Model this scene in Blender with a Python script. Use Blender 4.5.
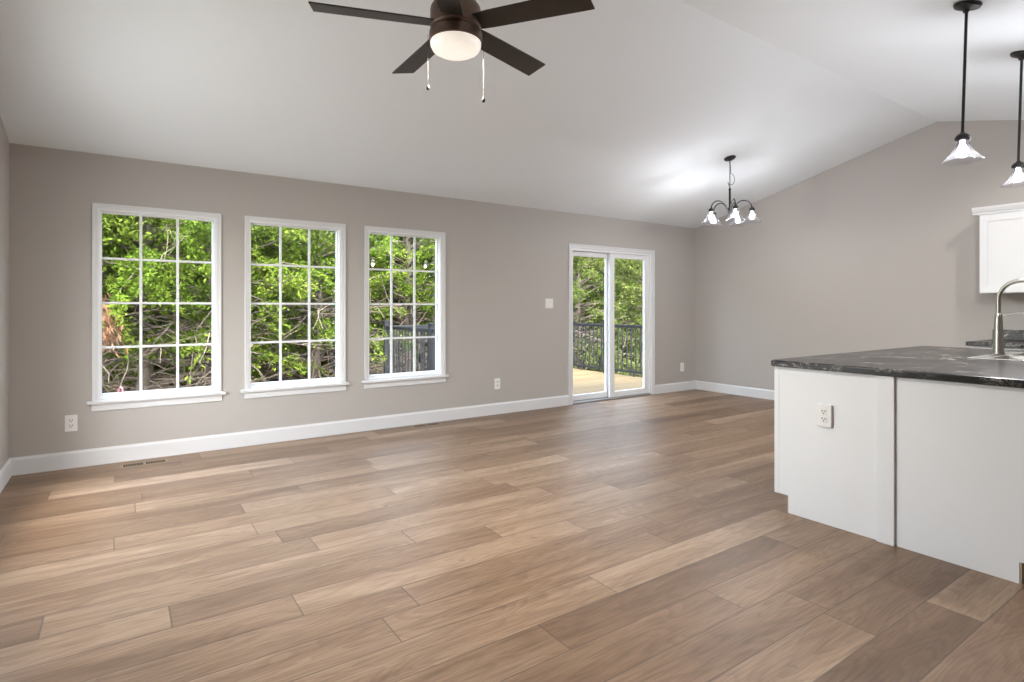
import bpy, bmesh, math, random
import numpy as np
from mathutils import Vector, Matrix

for o in list(bpy.data.objects):
    bpy.data.objects.remove(o)
SC = bpy.context.scene
COL = SC.collection
PI = math.pi
R_ = math.radians

# ------------------------------------------------------------------ camera
cam_d = bpy.data.cameras.new('camera')
cam = bpy.data.objects.new('camera', cam_d)
COL.objects.link(cam)
cam.location = (0, 0, 1.23)
cam.rotation_euler = (PI / 2, 0, -R_(34.612))
cam_d.sensor_fit = 'HORIZONTAL'
cam_d.sensor_width = 36.0
cam_d.lens = 36.0 * 568.0 / 1024.0
cam_d.shift_y = -33.0 / 1024.0
cam_d.clip_start = 0.05
SC.camera = cam

# ------------------------------------------------------------------ sky, sun, exposure
W = bpy.data.worlds.new('sky')
SC.world = W
W.use_nodes = True
wn = W.node_tree
wn.nodes.clear()
w_out = wn.nodes.new('ShaderNodeOutputWorld')
w_bg = wn.nodes.new('ShaderNodeBackground')
w_sky = wn.nodes.new('ShaderNodeTexSky')
w_sky.sky_type = 'NISHITA'
w_sky.sun_disc = False
w_sky.sun_elevation = R_(52)
w_sky.sun_rotation = R_(200)
w_sky.air_density = 1.0
w_sky.dust_density = 2.5
w_hs = wn.nodes.new('ShaderNodeHueSaturation')          # desaturated to a paler blue
w_hs.inputs['Saturation'].default_value = 0.5
wn.links.new(w_sky.outputs[0], w_hs.inputs['Color'])
wn.links.new(w_hs.outputs[0], w_bg.inputs[0])
w_bg.inputs[1].default_value = 2.2
wn.links.new(w_bg.outputs[0], w_out.inputs[0])


def lamp(name, kind, loc, energy, color=(1, 1, 1), rot=None, **kw):
    d = bpy.data.lights.new(name, kind)
    d.energy = energy
    d.color = color
    for k, v in kw.items():
        setattr(d, k, v)
    o = bpy.data.objects.new(name, d)
    COL.objects.link(o)
    o.location = loc
    if rot:
        o.rotation_euler = rot
    return o


SUN_DIR = Vector((-0.30, 0.62, -1.0)).normalized()
sun = lamp('sun', 'SUN', (0, -10, 20), 1.2, (1.0, 0.95, 0.86), angle=R_(0.6))
sun.rotation_euler = SUN_DIR.to_track_quat('-Z', 'Y').to_euler()
# added fill lamp just outside the made-up side window
lamp('added_side_fill', 'AREA', (-0.86, 3.70, 1.28), 34, (1.0, 0.99, 0.975), (0, R_(-90), 0), shape='RECTANGLE', size=1.5, size_y=1.4)

SC.view_settings.view_transform = 'Standard'
SC.view_settings.look = 'None'
SC.view_settings.exposure = 0.38
SC.view_settings.gamma = 1.0
SC.view_settings.use_curve_mapping = False


# ------------------------------------------------------------------ helpers
def tag(o, label=None, cat=None, group=None, kind=None):
    if label:
        o['label'] = label
    if cat:
        o['category'] = cat
    if group:
        o['group'] = group
    if kind:
        o['kind'] = kind
    return o


def empty(name, loc=(0, 0, 0), label=None, cat=None, group=None, kind=None):
    o = bpy.data.objects.new(name, None)
    o.empty_display_size = 0.1
    COL.objects.link(o)
    o.location = loc
    return tag(o, label, cat, group, kind)


def origin_of(o):
    v = Vector(o.location)
    if o.parent:
        v = v + o.matrix_parent_inverse.translation + origin_of(o.parent)
    return v


def attach(o, parent):
    o.parent = parent
    o.matrix_parent_inverse = Matrix.Translation(-origin_of(parent))
    return o


class MB:
    """collects shapes in world coordinates and links them as one mesh object"""

    def __init__(self):
        self.bm = bmesh.new()

    def face(self, pts):
        vs = [self.bm.verts.new(p) for p in pts]
        return self.bm.faces.new(vs)

    def box(self, x0, x1, y0, y1, z0, z1):
        p = [(x, y, z) for x in (x0, x1) for y in (y0, y1) for z in (z0, z1)]
        v = [self.bm.verts.new(q) for q in p]
        for f in ((0, 1, 3, 2), (4, 6, 7, 5), (0, 4, 5, 1), (2, 3, 7, 6), (0, 2, 6, 4), (1, 5, 7, 3)):
            self.bm.faces.new([v[i] for i in f])
        return self

    def prism(self, poly, axis, a, b):
        """poly of 2-D points extruded along axis from a to b; (y,z) for x, (x,z) for y, (x,y) for z"""
        def mk(p, t):
            if axis == 'x':
                return (t, p[0], p[1])
            if axis == 'y':
                return (p[0], t, p[1])
            return (p[0], p[1], t)
        A = [self.bm.verts.new(mk(p, a)) for p in poly]
        B = [self.bm.verts.new(mk(p, b)) for p in poly]
        n = len(poly)
        self.bm.faces.new(A)
        self.bm.faces.new(B[::-1])
        for i in range(n):
            j = (i + 1) % n
            self.bm.faces.new([A[i], B[i], B[j], A[j]])
        return self

    def tube(self, path, r, seg=10, cap=True):
        path = [Vector(p) for p in path]
        n = len(path)
        rs = r if isinstance(r, (list, tuple)) else [r] * n
        rings = []
        prev = None
        for i, p in enumerate(path):
            t = (path[min(i + 1, n - 1)] - path[max(i - 1, 0)]).normalized()
            if prev is None:
                u = t.orthogonal().normalized()
            else:
                u = (prev - t * prev.dot(t))
                u = u.normalized() if u.length > 1e-6 else t.orthogonal().normalized()
            prev = u
            w = t.cross(u)
            rings.append([self.bm.verts.new(p + (u * math.cos(2 * PI * k / seg) + w * math.sin(2 * PI * k / seg)) * rs[i]) for k in range(seg)])
        for i in range(n - 1):
            for k in range(seg):
                l = (k + 1) % seg
                self.bm.faces.new([rings[i][k], rings[i][l], rings[i + 1][l], rings[i + 1][k]])
        if cap:
            self.bm.faces.new(rings[0][::-1])
            self.bm.faces.new(rings[-1])
        return self

    def lathe(self, prof, M=None, seg=32, scallop=None):
        """prof of (r, z) turned about z, then moved by M"""
        M = M or Matrix.Identity(4)
        rings = []
        for i, (r, z) in enumerate(prof):
            if r < 1e-6:
                rings.append([self.bm.verts.new(M @ Vector((0, 0, z)))])
            else:
                ring = []
                for k in range(seg):
                    a = 2 * PI * k / seg
                    rr = r * (1 + (scallop[i] * math.cos(8 * a) if scallop else 0))
                    ring.append(self.bm.verts.new(M @ Vector((rr * math.cos(a), rr * math.sin(a), z))))
                rings.append(ring)
        for a, b in zip(rings[:-1], rings[1:]):
            for k in range(seg):
                l = (k + 1) % seg
                if len(a) == 1 and len(b) == 1:
                    continue
                if len(a) == 1:
                    self.bm.faces.new([a[0], b[l], b[k]])
                elif len(b) == 1:
                    self.bm.faces.new([a[k], a[l], b[0]])
                else:
                    self.bm.faces.new([a[k], a[l], b[l], b[k]])
        return self

    def build(self, name, mat, parent=None, smooth=False, bevel=0, seg=2):
        bmesh.ops.recalc_face_normals(self.bm, faces=self.bm.faces)
        me = bpy.data.meshes.new(name)
        self.bm.to_mesh(me)
        self.bm.free()
        if smooth:
            me.polygons.foreach_set('use_smooth', [True] * len(me.polygons))
        me.materials.append(mat)
        o = bpy.data.objects.new(name, me)
        COL.objects.link(o)
        if parent:
            attach(o, parent)
        if bevel:
            m = o.modifiers.new('bevel', 'BEVEL')
            m.width = bevel
            m.segments = seg
            m.limit_method = 'ANGLE'
            m.angle_limit = R_(40)
        if smooth:
            m = o.modifiers.new('edges', 'EDGE_SPLIT')
            m.split_angle = R_(45)
        return o


def copy_tree(o, parent=None):
    c = o.copy()
    COL.objects.link(c)
    if parent:
        c.parent = parent
        c.matrix_parent_inverse = o.matrix_parent_inverse.copy()
    for ch in list(o.children):
        copy_tree(ch, c)
    return c


# ------------------------------------------------------------------ materials
def new_mat(name):
    m = bpy.data.materials.new(name)
    m.use_nodes = True
    nt = m.node_tree
    return m, nt, nt.nodes['Principled BSDF'], nt.nodes['Material Output']


def N(nt, t, **kw):
    n = nt.nodes.new(t)
    for k, v in kw.items():
        if k in n.inputs.keys() if hasattr(n.inputs, 'keys') else False:
            n.inputs[k].default_value = v
        else:
            setattr(n, k, v)
    return n


def math_(nt, op, a, b=None, clamp=False):
    n = nt.nodes.new('ShaderNodeMath')
    n.operation = op
    n.use_clamp = clamp
    for i, v in enumerate((a, b)):
        if v is None:
            continue
        if isinstance(v, (int, float)):
            n.inputs[i].default_value = v
        else:
            nt.links.new(v, n.inputs[i])
    return n.outputs[0]


def mixc(nt, fac, a, b, blend='MIX'):
    n = nt.nodes.new('ShaderNodeMix')
    n.data_type = 'RGBA'
    n.blend_type = blend
    for sock, v in ((n.inputs[0], fac), (n.inputs[6], a), (n.inputs[7], b)):
        if isinstance(v, (int, float)):
            sock.default_value = v
        elif isinstance(v, tuple):
            sock.default_value = (*v, 1) if len(v) == 3 else v
        else:
            nt.links.new(v, sock)
    return n.outputs[2]


def ramp(nt, fac, stops):
    n = nt.nodes.new('ShaderNodeValToRGB')
    els = n.color_ramp.elements
    while len(els) < len(stops):
        els.new(0.5)
    for e, (p, c) in zip(els, stops):
        e.position = p
        e.color = (*c, 1) if len(c) == 3 else c
    nt.links.new(fac, n.inputs[0])
    return n.outputs[0]


def simple(name, col, rough=0.5, metal=0.0, var=0.04, scale=8.0, bump=0.0, bscale=200.0, **kw):
    m, nt, b, out = new_mat(name)
    tc = nt.nodes.new('ShaderNodeTexCoord')
    no = N(nt, 'ShaderNodeTexNoise')
    no.inputs['Scale'].default_value = scale
    no.inputs['Detail'].default_value = 3
    nt.links.new(tc.outputs['Object'], no.inputs['Vector'])
    lo = tuple(max(0, c * (1 - var)) for c in col)
    hi = tuple(min(1, c * (1 + var)) for c in col)
    nt.links.new(mixc(nt, no.outputs[0], lo, hi), b.inputs['Base Color'])
    b.inputs['Roughness'].default_value = rough
    b.inputs['Metallic'].default_value = metal
    for k, v in kw.items():
        b.inputs[k].default_value = v
    if bump:
        n2 = N(nt, 'ShaderNodeTexNoise')
        n2.inputs['Scale'].default_value = bscale
        nt.links.new(tc.outputs['Object'], n2.inputs['Vector'])
        bp = nt.nodes.new('ShaderNodeBump')
        bp.inputs['Strength'].default_value = bump
        bp.inputs['Distance'].default_value = 0.002
        nt.links.new(n2.outputs[0], bp.inputs['Height'])
        nt.links.new(bp.outputs[0], b.inputs['Normal'])
    return m


M = {}
M['wall'] = simple('greige_wall_paint', (0.450, 0.422, 0.392), 0.75, var=0.015, scale=2, bump=0.1, bscale=120)
M['ceiling'] = simple('white_ceiling_paint', (0.835, 0.880, 0.905), 0.9, var=0.012, scale=2, bump=0.12, bscale=90)
M['trim'] = simple('white_trim_paint', (0.70, 0.705, 0.71), 0.38, var=0.01)
M['vinyl'] = simple('white_vinyl', (0.80, 0.81, 0.82), 0.35, var=0.01)
M['sill_track'] = simple('grey_aluminium_track', (0.45, 0.46, 0.47), 0.4, 0.6, var=0.05)
M['cabinet'] = simple('white_cabinet_paint', (0.775, 0.785, 0.79), 0.4, var=0.012)
M['toe'] = simple('tan_toe_board', (0.42, 0.34, 0.25), 0.6, var=0.1)
M['plate'] = simple('white_plastic_plate', (0.80, 0.79, 0.77), 0.35, var=0.01)
M['slot'] = simple('dark_slot', (0.03, 0.03, 0.03), 0.6)
M['bronze'] = simple('oil_rubbed_bronze', (0.17, 0.118, 0.092), 0.40, 0.6, var=0.12, scale=20)
M['blade'] = simple('espresso_fan_blade', (0.030, 0.024, 0.019), 0.42, var=0.25, scale=14)
M['black'] = simple('black_iron', (0.018, 0.017, 0.017), 0.42, 0.4, var=0.15)
M['railing'] = simple('charcoal_powder_coat', (0.0045, 0.006, 0.0095), 0.7, 0.0, var=0.1)
M['nickel'] = simple('brushed_nickel', (0.42, 0.40, 0.37), 0.3, 1.0, var=0.05, scale=40)
M['steel'] = simple('stainless_steel', (0.62, 0.61, 0.58), 0.28, 1.0, var=0.06, scale=60)
M['chain'] = simple('pale_chain_metal', (0.07, 0.063, 0.055), 0.5, 0.4, var=0.05)
M['register'] = simple('tan_register_metal', (0.32, 0.24, 0.17), 0.5, 0.2, var=0.1)
M['register_dark'] = simple('dark_duct', (0.02, 0.015, 0.012), 0.8)
M['pink'] = simple('pink_flagging_tape', (0.85, 0.25, 0.38), 0.6, var=0.1)


def glass_mat(name, tint=(1, 1, 1), ior=1.45, rough=0.0, bump=0.0, frost=0.0):
    m = bpy.data.materials.new(name)
    m.use_nodes = True
    nt = m.node_tree
    nt.nodes.remove(nt.nodes['Principled BSDF'])
    out = nt.nodes['Material Output']
    tr = nt.nodes.new('ShaderNodeBsdfTransparent')
    tr.inputs[0].default_value = (*tint, 1)
    gl = nt.nodes.new('ShaderNodeBsdfGlossy')
    gl.inputs['Roughness'].default_value = rough
    fr = nt.nodes.new('ShaderNodeLayerWeight')
    f0 = ((ior - 1) / (ior + 1)) ** 2
    sch = math_(nt, 'ADD', f0, math_(nt, 'MULTIPLY', 1 - f0, math_(nt, 'POWER', fr.outputs['Facing'], 5.0)))
    mx = nt.nodes.new('ShaderNodeMixShader')
    nt.links.new(sch, mx.inputs[0])
    if frost:
        df = nt.nodes.new('ShaderNodeBsdfTranslucent')
        df.inputs[0].default_value = (0.9, 0.9, 0.92, 1)
        m2 = nt.nodes.new('ShaderNodeMixShader')
        m2.inputs[0].default_value = frost
        nt.links.new(tr.outputs[0], m2.inputs[1])
        nt.links.new(df.outputs[0], m2.inputs[2])
        nt.links.new(m2.outputs[0], mx.inputs[1])
    else:
        nt.links.new(tr.outputs[0], mx.inputs[1])
    nt.links.new(gl.outputs[0], mx.inputs[2])
    if bump:
        tc = nt.nodes.new('ShaderNodeTexCoord')
        no = nt.nodes.new('ShaderNodeTexNoise')
        no.inputs['Scale'].default_value = 45
        nt.links.new(tc.outputs['Object'], no.inputs['Vector'])
        bp = nt.nodes.new('ShaderNodeBump')
        bp.inputs['Strength'].default_value = bump
        bp.inputs['Distance'].default_value = 0.01
        nt.links.new(no.outputs[0], bp.inputs['Height'])
        nt.links.new(bp.outputs[0], gl.inputs['Normal'])
        nt.links.new(bp.outputs[0], fr.inputs['Normal'])
    nt.links.new(mx.outputs[0], out.inputs[0])
    return m


M['glass'] = glass_mat('window_glass', (0.97, 0.985, 0.98))
M['shade_glass'] = glass_mat('seeded_shade_glass', (0.93, 0.93, 0.95), 1.5, 0.05, 0.6, 0.003)


def emit_mat(name, col, strength):
    m = bpy.data.materials.new(name)
    m.use_nodes = True
    nt = m.node_tree
    nt.nodes.remove(nt.nodes['Principled BSDF'])
    em = nt.nodes.new('ShaderNodeEmission')
    em.inputs[0].default_value = (*col, 1)
    em.inputs[1].default_value = strength
    nt.links.new(em.outputs[0], nt.nodes['Material Output'].inputs[0])
    return m


M['bulb'] = emit_mat('lit_bulb', (0.97, 0.96, 1.0), 5.0)
M['downlight'] = emit_mat('lit_downlight_lens', (1.0, 0.96, 0.9), 6.0)


def bowl_mat():
    m, nt, b, out = new_mat('lit_opal_bowl')
    b.inputs['Base Color'].default_value = (0.85, 0.83, 0.8, 1)
    b.inputs['Roughness'].default_value = 0.3
    lw = nt.nodes.new('ShaderNodeTexCoord')
    b.inputs['Emission Color'].default_value = (1.0, 0.9, 0.78, 1)
    b.inputs['Emission Strength'].default_value = 0.5
    return m


M['bowl'] = bowl_mat()


def wood_floor():
    m, nt, b, out = new_mat('oak_plank_floor')
    uv = nt.nodes.new('ShaderNodeUVMap')
    uv.uv_map = 'plank'
    sep = nt.nodes.new('ShaderNodeSeparateXYZ')
    nt.links.new(uv.outputs[0], sep.inputs[0])
    at = nt.nodes.new('ShaderNodeAttribute')
    at.attribute_name = 'tone'
    s2 = nt.nodes.new('ShaderNodeSeparateColor')
    nt.links.new(at.outputs['Color'], s2.inputs[0])
    tone, seed, wid = s2.outputs[0], s2.outputs[1], s2.outputs[2]
    geo = nt.nodes.new('ShaderNodeTexCoord')
    off = nt.nodes.new('ShaderNodeCombineXYZ')
    nt.links.new(math_(nt, 'MULTIPLY', seed, 37.0), off.inputs[0])
    nt.links.new(math_(nt, 'MULTIPLY', seed, 91.0), off.inputs[1])
    nt.links.new(math_(nt, 'MULTIPLY', seed, 53.0), off.inputs[2])
    add = nt.nodes.new('ShaderNodeVectorMath')
    add.operation = 'ADD'
    nt.links.new(geo.outputs['Object'], add.inputs[0])
    nt.links.new(off.outputs[0], add.inputs[1])

    def noise(sc, detail, dist=0.0, rough=0.55):
        mp = nt.nodes.new('ShaderNodeMapping')
        mp.inputs['Scale'].default_value = sc
        nt.links.new(add.outputs[0], mp.inputs[0])
        no = nt.nodes.new('ShaderNodeTexNoise')
        no.inputs['Scale'].default_value = 1.0
        no.inputs['Detail'].default_value = detail
        no.inputs['Distortion'].default_value = dist
        no.inputs['Roughness'].default_value = rough
        nt.links.new(mp.outputs[0], no.inputs['Vector'])
        return no.outputs[0]

    broad = noise((0.9, 7.0, 1), 3, 0.8)
    fine = noise((6.0, 110.0, 1), 4, 0.3)
    # cathedral grain: rings of a stretched noise field
    fld = noise((1.1, 6.5, 1), 1.5, 0.4)
    rings = math_(nt, 'FRACT', math_(nt, 'MULTIPLY', fld, 16.0))
    rings = ramp(nt, rings, [(0.0, (0, 0, 0)), (0.55, (0.9, 0.9, 0.9)), (0.85, (1, 1, 1)), (1.0, (0, 0, 0))])
    knot = noise((4.0, 9.0, 1), 2, 1.5)
    base = ramp(nt, tone, [(0.0, (0.205, 0.125, 0.070)), (0.5, (0.315, 0.207, 0.128)), (1.0, (0.45, 0.325, 0.225))])
    c = mixc(nt, ramp(nt, broad, [(0.34, (1, 1, 1)), (0.62, (0, 0, 0))]), base, mixc(nt, 1.0, base, (0.66, 0.60, 0.54), 'MULTIPLY'))
    c = mixc(nt, math_(nt, 'MULTIPLY', math_(nt, 'SUBTRACT', 1.0, rings), 0.46), c, mixc(nt, 1.0, c, (0.62, 0.56, 0.5), 'MULTIPLY'))
    c = mixc(nt, math_(nt, 'MULTIPLY', ramp(nt, fine, [(0.36, (1, 1, 1)), (0.56, (0, 0, 0))]), 0.6), c, mixc(nt, 1.0, c, (0.6, 0.55, 0.5), 'MULTIPLY'))
    c = mixc(nt, math_(nt, 'MULTIPLY', ramp(nt, knot, [(0.70, (0, 0, 0)), (0.76, (1, 1, 1))]), 0.55), c, (0.10, 0.062, 0.038))
    # seams: u runs along the plank in metres from its end, v across it, z the plank's length
    v = sep.outputs[1]
    u = sep.outputs[0]
    dv = math_(nt, 'MINIMUM', v, math_(nt, 'SUBTRACT', 0.1955, v))
    du = math_(nt, 'MINIMUM', u, math_(nt, 'SUBTRACT', math_(nt, 'MULTIPLY', wid, 4.0), u))
    d = math_(nt, 'MINIMUM', dv, du)
    seam = ramp(nt, math_(nt, 'MULTIPLY', d, 100.0), [(0.0, (1, 1, 1)), (0.22, (1, 1, 1)), (0.34, (0, 0, 0))])
    c = mixc(nt, math_(nt, 'MULTIPLY', seam, 0.62), c, (0.06, 0.04, 0.028))
    nt.links.new(c, b.inputs['Base Color'])
    nt.links.new(math_(nt, 'ADD', 0.36, math_(nt, 'MULTIPLY', fine, 0.12)), b.inputs['Roughness'])
    b.inputs['Specular IOR Level'].default_value = 0.55
    bp = nt.nodes.new('ShaderNodeBump')
    bp.inputs['Strength'].default_value = 0.25
    bp.inputs['Distance'].default_value = 0.002
    nt.links.new(math_(nt, 'SUBTRACT', math_(nt, 'MULTIPLY', fine, 0.4), seam), bp.inputs['Height'])
    nt.links.new(bp.outputs[0], b.inputs['Normal'])
    return m


M['floor'] = wood_floor()


def stone():
    m, nt, b, out = new_mat('black_veined_stone')
    tc = nt.nodes.new('ShaderNodeTexCoord')
    mp = nt.nodes.new('ShaderNodeMapping')
    mp.inputs['Rotation'].default_value = (0.25, 0.4, 0.5)
    mp.inputs['Scale'].default_value = (4, 12, 20)
    nt.links.new(tc.outputs['Object'], mp.inputs[0])
    n1 = nt.nodes.new('ShaderNodeTexNoise')
    n1.inputs['Scale'].default_value = 1.0
    n1.inputs['Detail'].default_value = 6
    n1.inputs['Distortion'].default_value = 1.6
    nt.links.new(mp.outputs[0], n1.inputs['Vector'])
    vein = math_(nt, 'ABSOLUTE', math_(nt, 'SUBTRACT', n1.outputs[0], 0.5))
    vr = ramp(nt, vein, [(0.0, (1, 1, 1)), (0.016, (0.6, 0.6, 0.6)), (0.045, (0, 0, 0))])
    n2 = nt.nodes.new('ShaderNodeTexNoise')
    n2.inputs['Scale'].default_value = 5.0
    n2.inputs['Detail'].default_value = 4
    nt.links.new(tc.outputs['Object'], n2.inputs['Vector'])
    msk = ramp(nt, n2.outputs[0], [(0.42, (0, 0, 0)), (0.62, (1, 1, 1))])
    c = mixc(nt, n2.outputs[0], (0.006, 0.006, 0.006), (0.022, 0.021, 0.020))
    c = mixc(nt, math_(nt, 'MULTIPLY', vr, msk), c, (0.28, 0.26, 0.24))
    nt.links.new(c, b.inputs['Base Color'])
    b.inputs['Roughness'].default_value = 0.26
    b.inputs['Specular IOR Level'].default_value = 0.35
    return m


M['stone'] = stone()


def foliage(name, lo, mid, hi):
    m = bpy.data.materials.new(name)
    m.use_nodes = True
    nt = m.node_tree
    nt.nodes.remove(nt.nodes['Principled BSDF'])
    at = nt.nodes.new('ShaderNodeAttribute')
    at.attribute_name = 'tint'
    c = ramp(nt, at.outputs['Fac'], [(0.0, lo), (0.5, mid), (1.0, hi)])
    df = nt.nodes.new('ShaderNodeBsdfDiffuse')
    tl = nt.nodes.new('ShaderNodeBsdfTranslucent')
    mx = nt.nodes.new('ShaderNodeMixShader')
    mx.inputs[0].default_value = 0.35
    nt.links.new(c, df.inputs[0])
    nt.links.new(c, tl.inputs[0])
    nt.links.new(df.outputs[0], mx.inputs[1])
    nt.links.new(tl.outputs[0], mx.inputs[2])
    nt.links.new(mx.outputs[0], nt.nodes['Material Output'].inputs[0])
    return m


M['leaf'] = foliage('cedar_foliage', (0.038, 0.075, 0.009), (0.105, 0.160, 0.020), (0.25, 0.30, 0.05))
M['leaf_olive'] = foliage('olive_foliage', (0.04, 0.065, 0.012), (0.10, 0.135, 0.028), (0.21, 0.23, 0.07))
M['leaf_dead'] = foliage('rust_dead_foliage', (0.12, 0.06, 0.033), (0.22, 0.12, 0.07), (0.32, 0.195, 0.125))
M['bark'] = simple('grey_brown_bark', (0.085, 0.066, 0.05), 0.9, var=0.35, scale=12)
M['twig'] = simple('weathered_twigs', (0.145, 0.112, 0.086), 0.9, var=0.4, scale=6)
M['soil'] = simple('leaf_litter', (0.035, 0.027, 0.018), 0.95, var=0.5, scale=3, bump=0.6, bscale=14)


def deck_mat():
    m, nt, b, out = new_mat('new_pine_boards')
    tc = nt.nodes.new('ShaderNodeTexCoord')
    sp = nt.nodes.new('ShaderNodeSeparateXYZ')
    nt.links.new(tc.outputs['Object'], sp.inputs[0])
    row = math_(nt, 'FLOOR', math_(nt, 'DIVIDE', sp.outputs[1], 0.146))
    wn_ = nt.nodes.new('ShaderNodeTexWhiteNoise')
    wn_.noise_dimensions = '1D'
    nt.links.new(row, wn_.inputs['W'])
    mp = nt.nodes.new('ShaderNodeMapping')
    mp.inputs['Scale'].default_value = (1.2, 26, 1)
    nt.links.new(tc.outputs['Object'], mp.inputs[0])
    no = nt.nodes.new('ShaderNodeTexNoise')
    no.inputs['Scale'].default_value = 1.5
    no.inputs['Detail'].default_value = 4
    nt.links.new(mp.outputs[0], no.inputs['Vector'])
    c = mixc(nt, wn_.outputs[0], (0.125, 0.088, 0.038), (0.205, 0.152, 0.072))
    c = mixc(nt, ramp(nt, no.outputs[0], [(0.4, (0, 0, 0)), (0.62, (0.6, 0.6, 0.6))]), c, (0.11, 0.062, 0.022))
    nt.links.new(c, b.inputs['Base Color'])
    b.inputs['Roughness'].default_value = 0.6
    return m


M['deck'] = deck_mat()

# ------------------------------------------------------------------ dimensions
XL, XR, YW, YB = -0.668, 7.20, 5.52, -3.2
YR, ZR, ZE = 2.42, 3.227, 2.44
S1 = (ZR - ZE) / (YW - YR)
YE2 = -0.73                       # where the far slope is back down to the flat part
S2 = (ZR - ZE) / (YR - YE2)


def ceil_z(y):
    if y >= YR:
        return ZE + S1 * (YW - y)
    if y >= YE2:
        return ZR - S2 * (YR - y)
    return ZE


# ------------------------------------------------------------------ floor: one mesh, each plank a face with its own tone
def build_floor():
    rnd = random.Random(11)
    PW, PL, Y0 = 0.1955, 1.525, 1.170
    known = {0: 2.10, -1: 2.333, -2: 2.782, 1: 2.10, 2: 1.335, 3: 1.768, 4: 2.38, 5: 1.02, 6: 0.605, 7: 1.69, 8: 2.80, 9: 2.36}
    known[0] = 0.85
    tones = {(2, 1): 0.10, (2, 0): 0.42, (3, 1): 0.85, (3, 0): 0.55, (4, 1): 0.30, (4, 0): 0.50, (-1, 0): 0.70, (-1, 1): 0.15,
             (-2, 0): 0.12, (-2, 1): 0.75, (1, 1): 0.45, (1, 0): 0.35, (0, 0): 0.3, (0, 1): 0.35, (6, 1): 0.75, (6, 0): 0.5,
             (7, 1): 0.72, (7, 0): 0.35, (8, 1): 0.4, (8, 0): 0.75, (9, 1): 0.45, (9, 0): 0.78}
    verts, faces, uvs, cols = [], [], [], []
    k0 = int(math.floor((YB - Y0) / PW))
    k1 = int(math.ceil((YW + 0.15 - Y0) / PW))
    for k in range(k0, k1):
        ya, yb = Y0 + k * PW, Y0 + (k + 1) * PW
        ph = known.get(k, rnd.uniform(0, PL))
        j0 = int(math.floor((XL - 0.15 - ph) / PL))
        j1 = int(math.ceil((XR + 0.15 - ph) / PL))
        for j in range(j0, j1):
            xa, xb = ph + j * PL, ph + (j + 1) * PL
            t = tones.get((k, j + 1), min(1, max(0, rnd.gauss(0.5, 0.24))))
            s = rnd.random()
            ca, cb = max(xa, XL - 0.15), min(xb, XR + 0.15)
            da, db = max(ya, YB), min(yb, YW + 0.15)
            if cb <= ca or db <= da:
                continue
            i = len(verts)
            verts += [(ca, da, 0), (cb, da, 0), (cb, db, 0), (ca, db, 0)]
            faces.append((i, i + 1, i + 2, i + 3))
            uvs += [(ca - xa, da - ya), (cb - xa, da - ya), (cb - xa, db - ya), (ca - xa, db - ya)]
            cols.append((t, s, PL / 4.0, 1.0))
    top = len(faces)
    i = len(verts)                                       # the slab under the planks
    x0, x1, y0, y1 = XL - 0.15, XR + 0.15, YB, YW + 0.15
    for z in (-0.001, -0.12):
        verts += [(x0, y0, z), (x1, y0, z), (x1, y1, z), (x0, y1, z)]
    faces.append((i + 7, i + 6, i + 5, i + 4))
    for a in range(4):
        b_ = (a + 1) % 4
        faces.append((i + a, i + 4 + a, i + 4 + b_, i + b_))
    me = bpy.data.meshes.new('floor')
    me.from_pydata(verts, [], faces)
    ul = me.uv_layers.new(name='plank')
    ca_ = me.attributes.new('tone', 'FLOAT_COLOR', 'FACE')
    for f in range(top):
        ca_.data[f].color = cols[f]
        for q in range(4):
            ul.data[me.polygons[f].loop_start + q].uv = uvs[4 * f + q]
    me.materials.append(M['floor'])
    o = bpy.data.objects.new('floor', me)
    COL.objects.link(o)
    tag(o, kind='structure')


build_floor()

# ------------------------------------------------------------------ shell
WC = [0.273, 1.366, 2.465]        # window centres on the window wall
WH = 0.418                        # half of the opening
WZ0, WZ1 = 0.49, 2.017
DX0, DX1, DZ1 = 4.725, 6.218, 1.998


def wall_with_openings(name, ya, yb, x0, x1, z1, openings):
    m = MB()
    xs = x0
    for (a, b, za, zb) in sorted(openings):
        m.box(xs, a, ya, yb, 0, z1)
        if za > 0:
            m.box(a, b, ya, yb, 0, za)
        m.box(a, b, ya, yb, zb, z1)
        xs = b
    m.box(xs, x1, ya, yb, 0, z1)
    return tag(m.build(name, M['wall']), kind='structure')


wall_with_openings('wall_window', YW, YW + 0.15, XL - 0.15, XR + 0.15, ZE,
                   [(c - WH, c + WH, WZ0, WZ1) for c in WC] + [(DX0, DX1, 0, DZ1)])
wall_with_openings('wall_rear', YB - 0.15, YB, XL - 0.15, XR + 0.15, ZE, [])
prof = [(YB, 0), (YW, 0), (YW, ZE), (YR, ZR), (YE2, ZE), (YB, ZE)]
tag(MB().prism(prof, 'x', XR, XR + 0.15).build('wall_right', M['wall']), kind='structure')
# the left gable gets an added, unseen side window to let in fill light
LW0, LW1, LZ0, LZ1 = 3.00, 4.40, 0.50, 2.05
m = MB()
m.prism([(YB, 0), (LW0, 0), (LW0, ceil_z(LW0)), (YR, ZR), (YE2, ZE), (YB, ZE)], 'x', XL - 0.15, XL)
m.prism([(LW1, 0), (YW, 0), (YW, ZE), (LW1, ceil_z(LW1))], 'x', XL - 0.15, XL)
m.prism([(LW0, LZ1), (LW1, LZ1), (LW1, ceil_z(LW1)), (LW0, ceil_z(LW0))], 'x', XL - 0.15, XL)
m.box(XL - 0.15, XL, LW0, LW1, 0, LZ0)
tag(m.build('wall_left', M['wall']), kind='structure')
t = 0.14
cp = [(YW + 0.15, ZE - S1 * 0.15 + 0.04), (YW, ZE), (YR, ZR), (YE2, ZE), (YB, ZE), (YB - 0.15, ZE), (YB - 0.15, ZE + t), (YE2, ZE + t), (YR, ZR + t), (YW + 0.15, ZE + t)]
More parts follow.
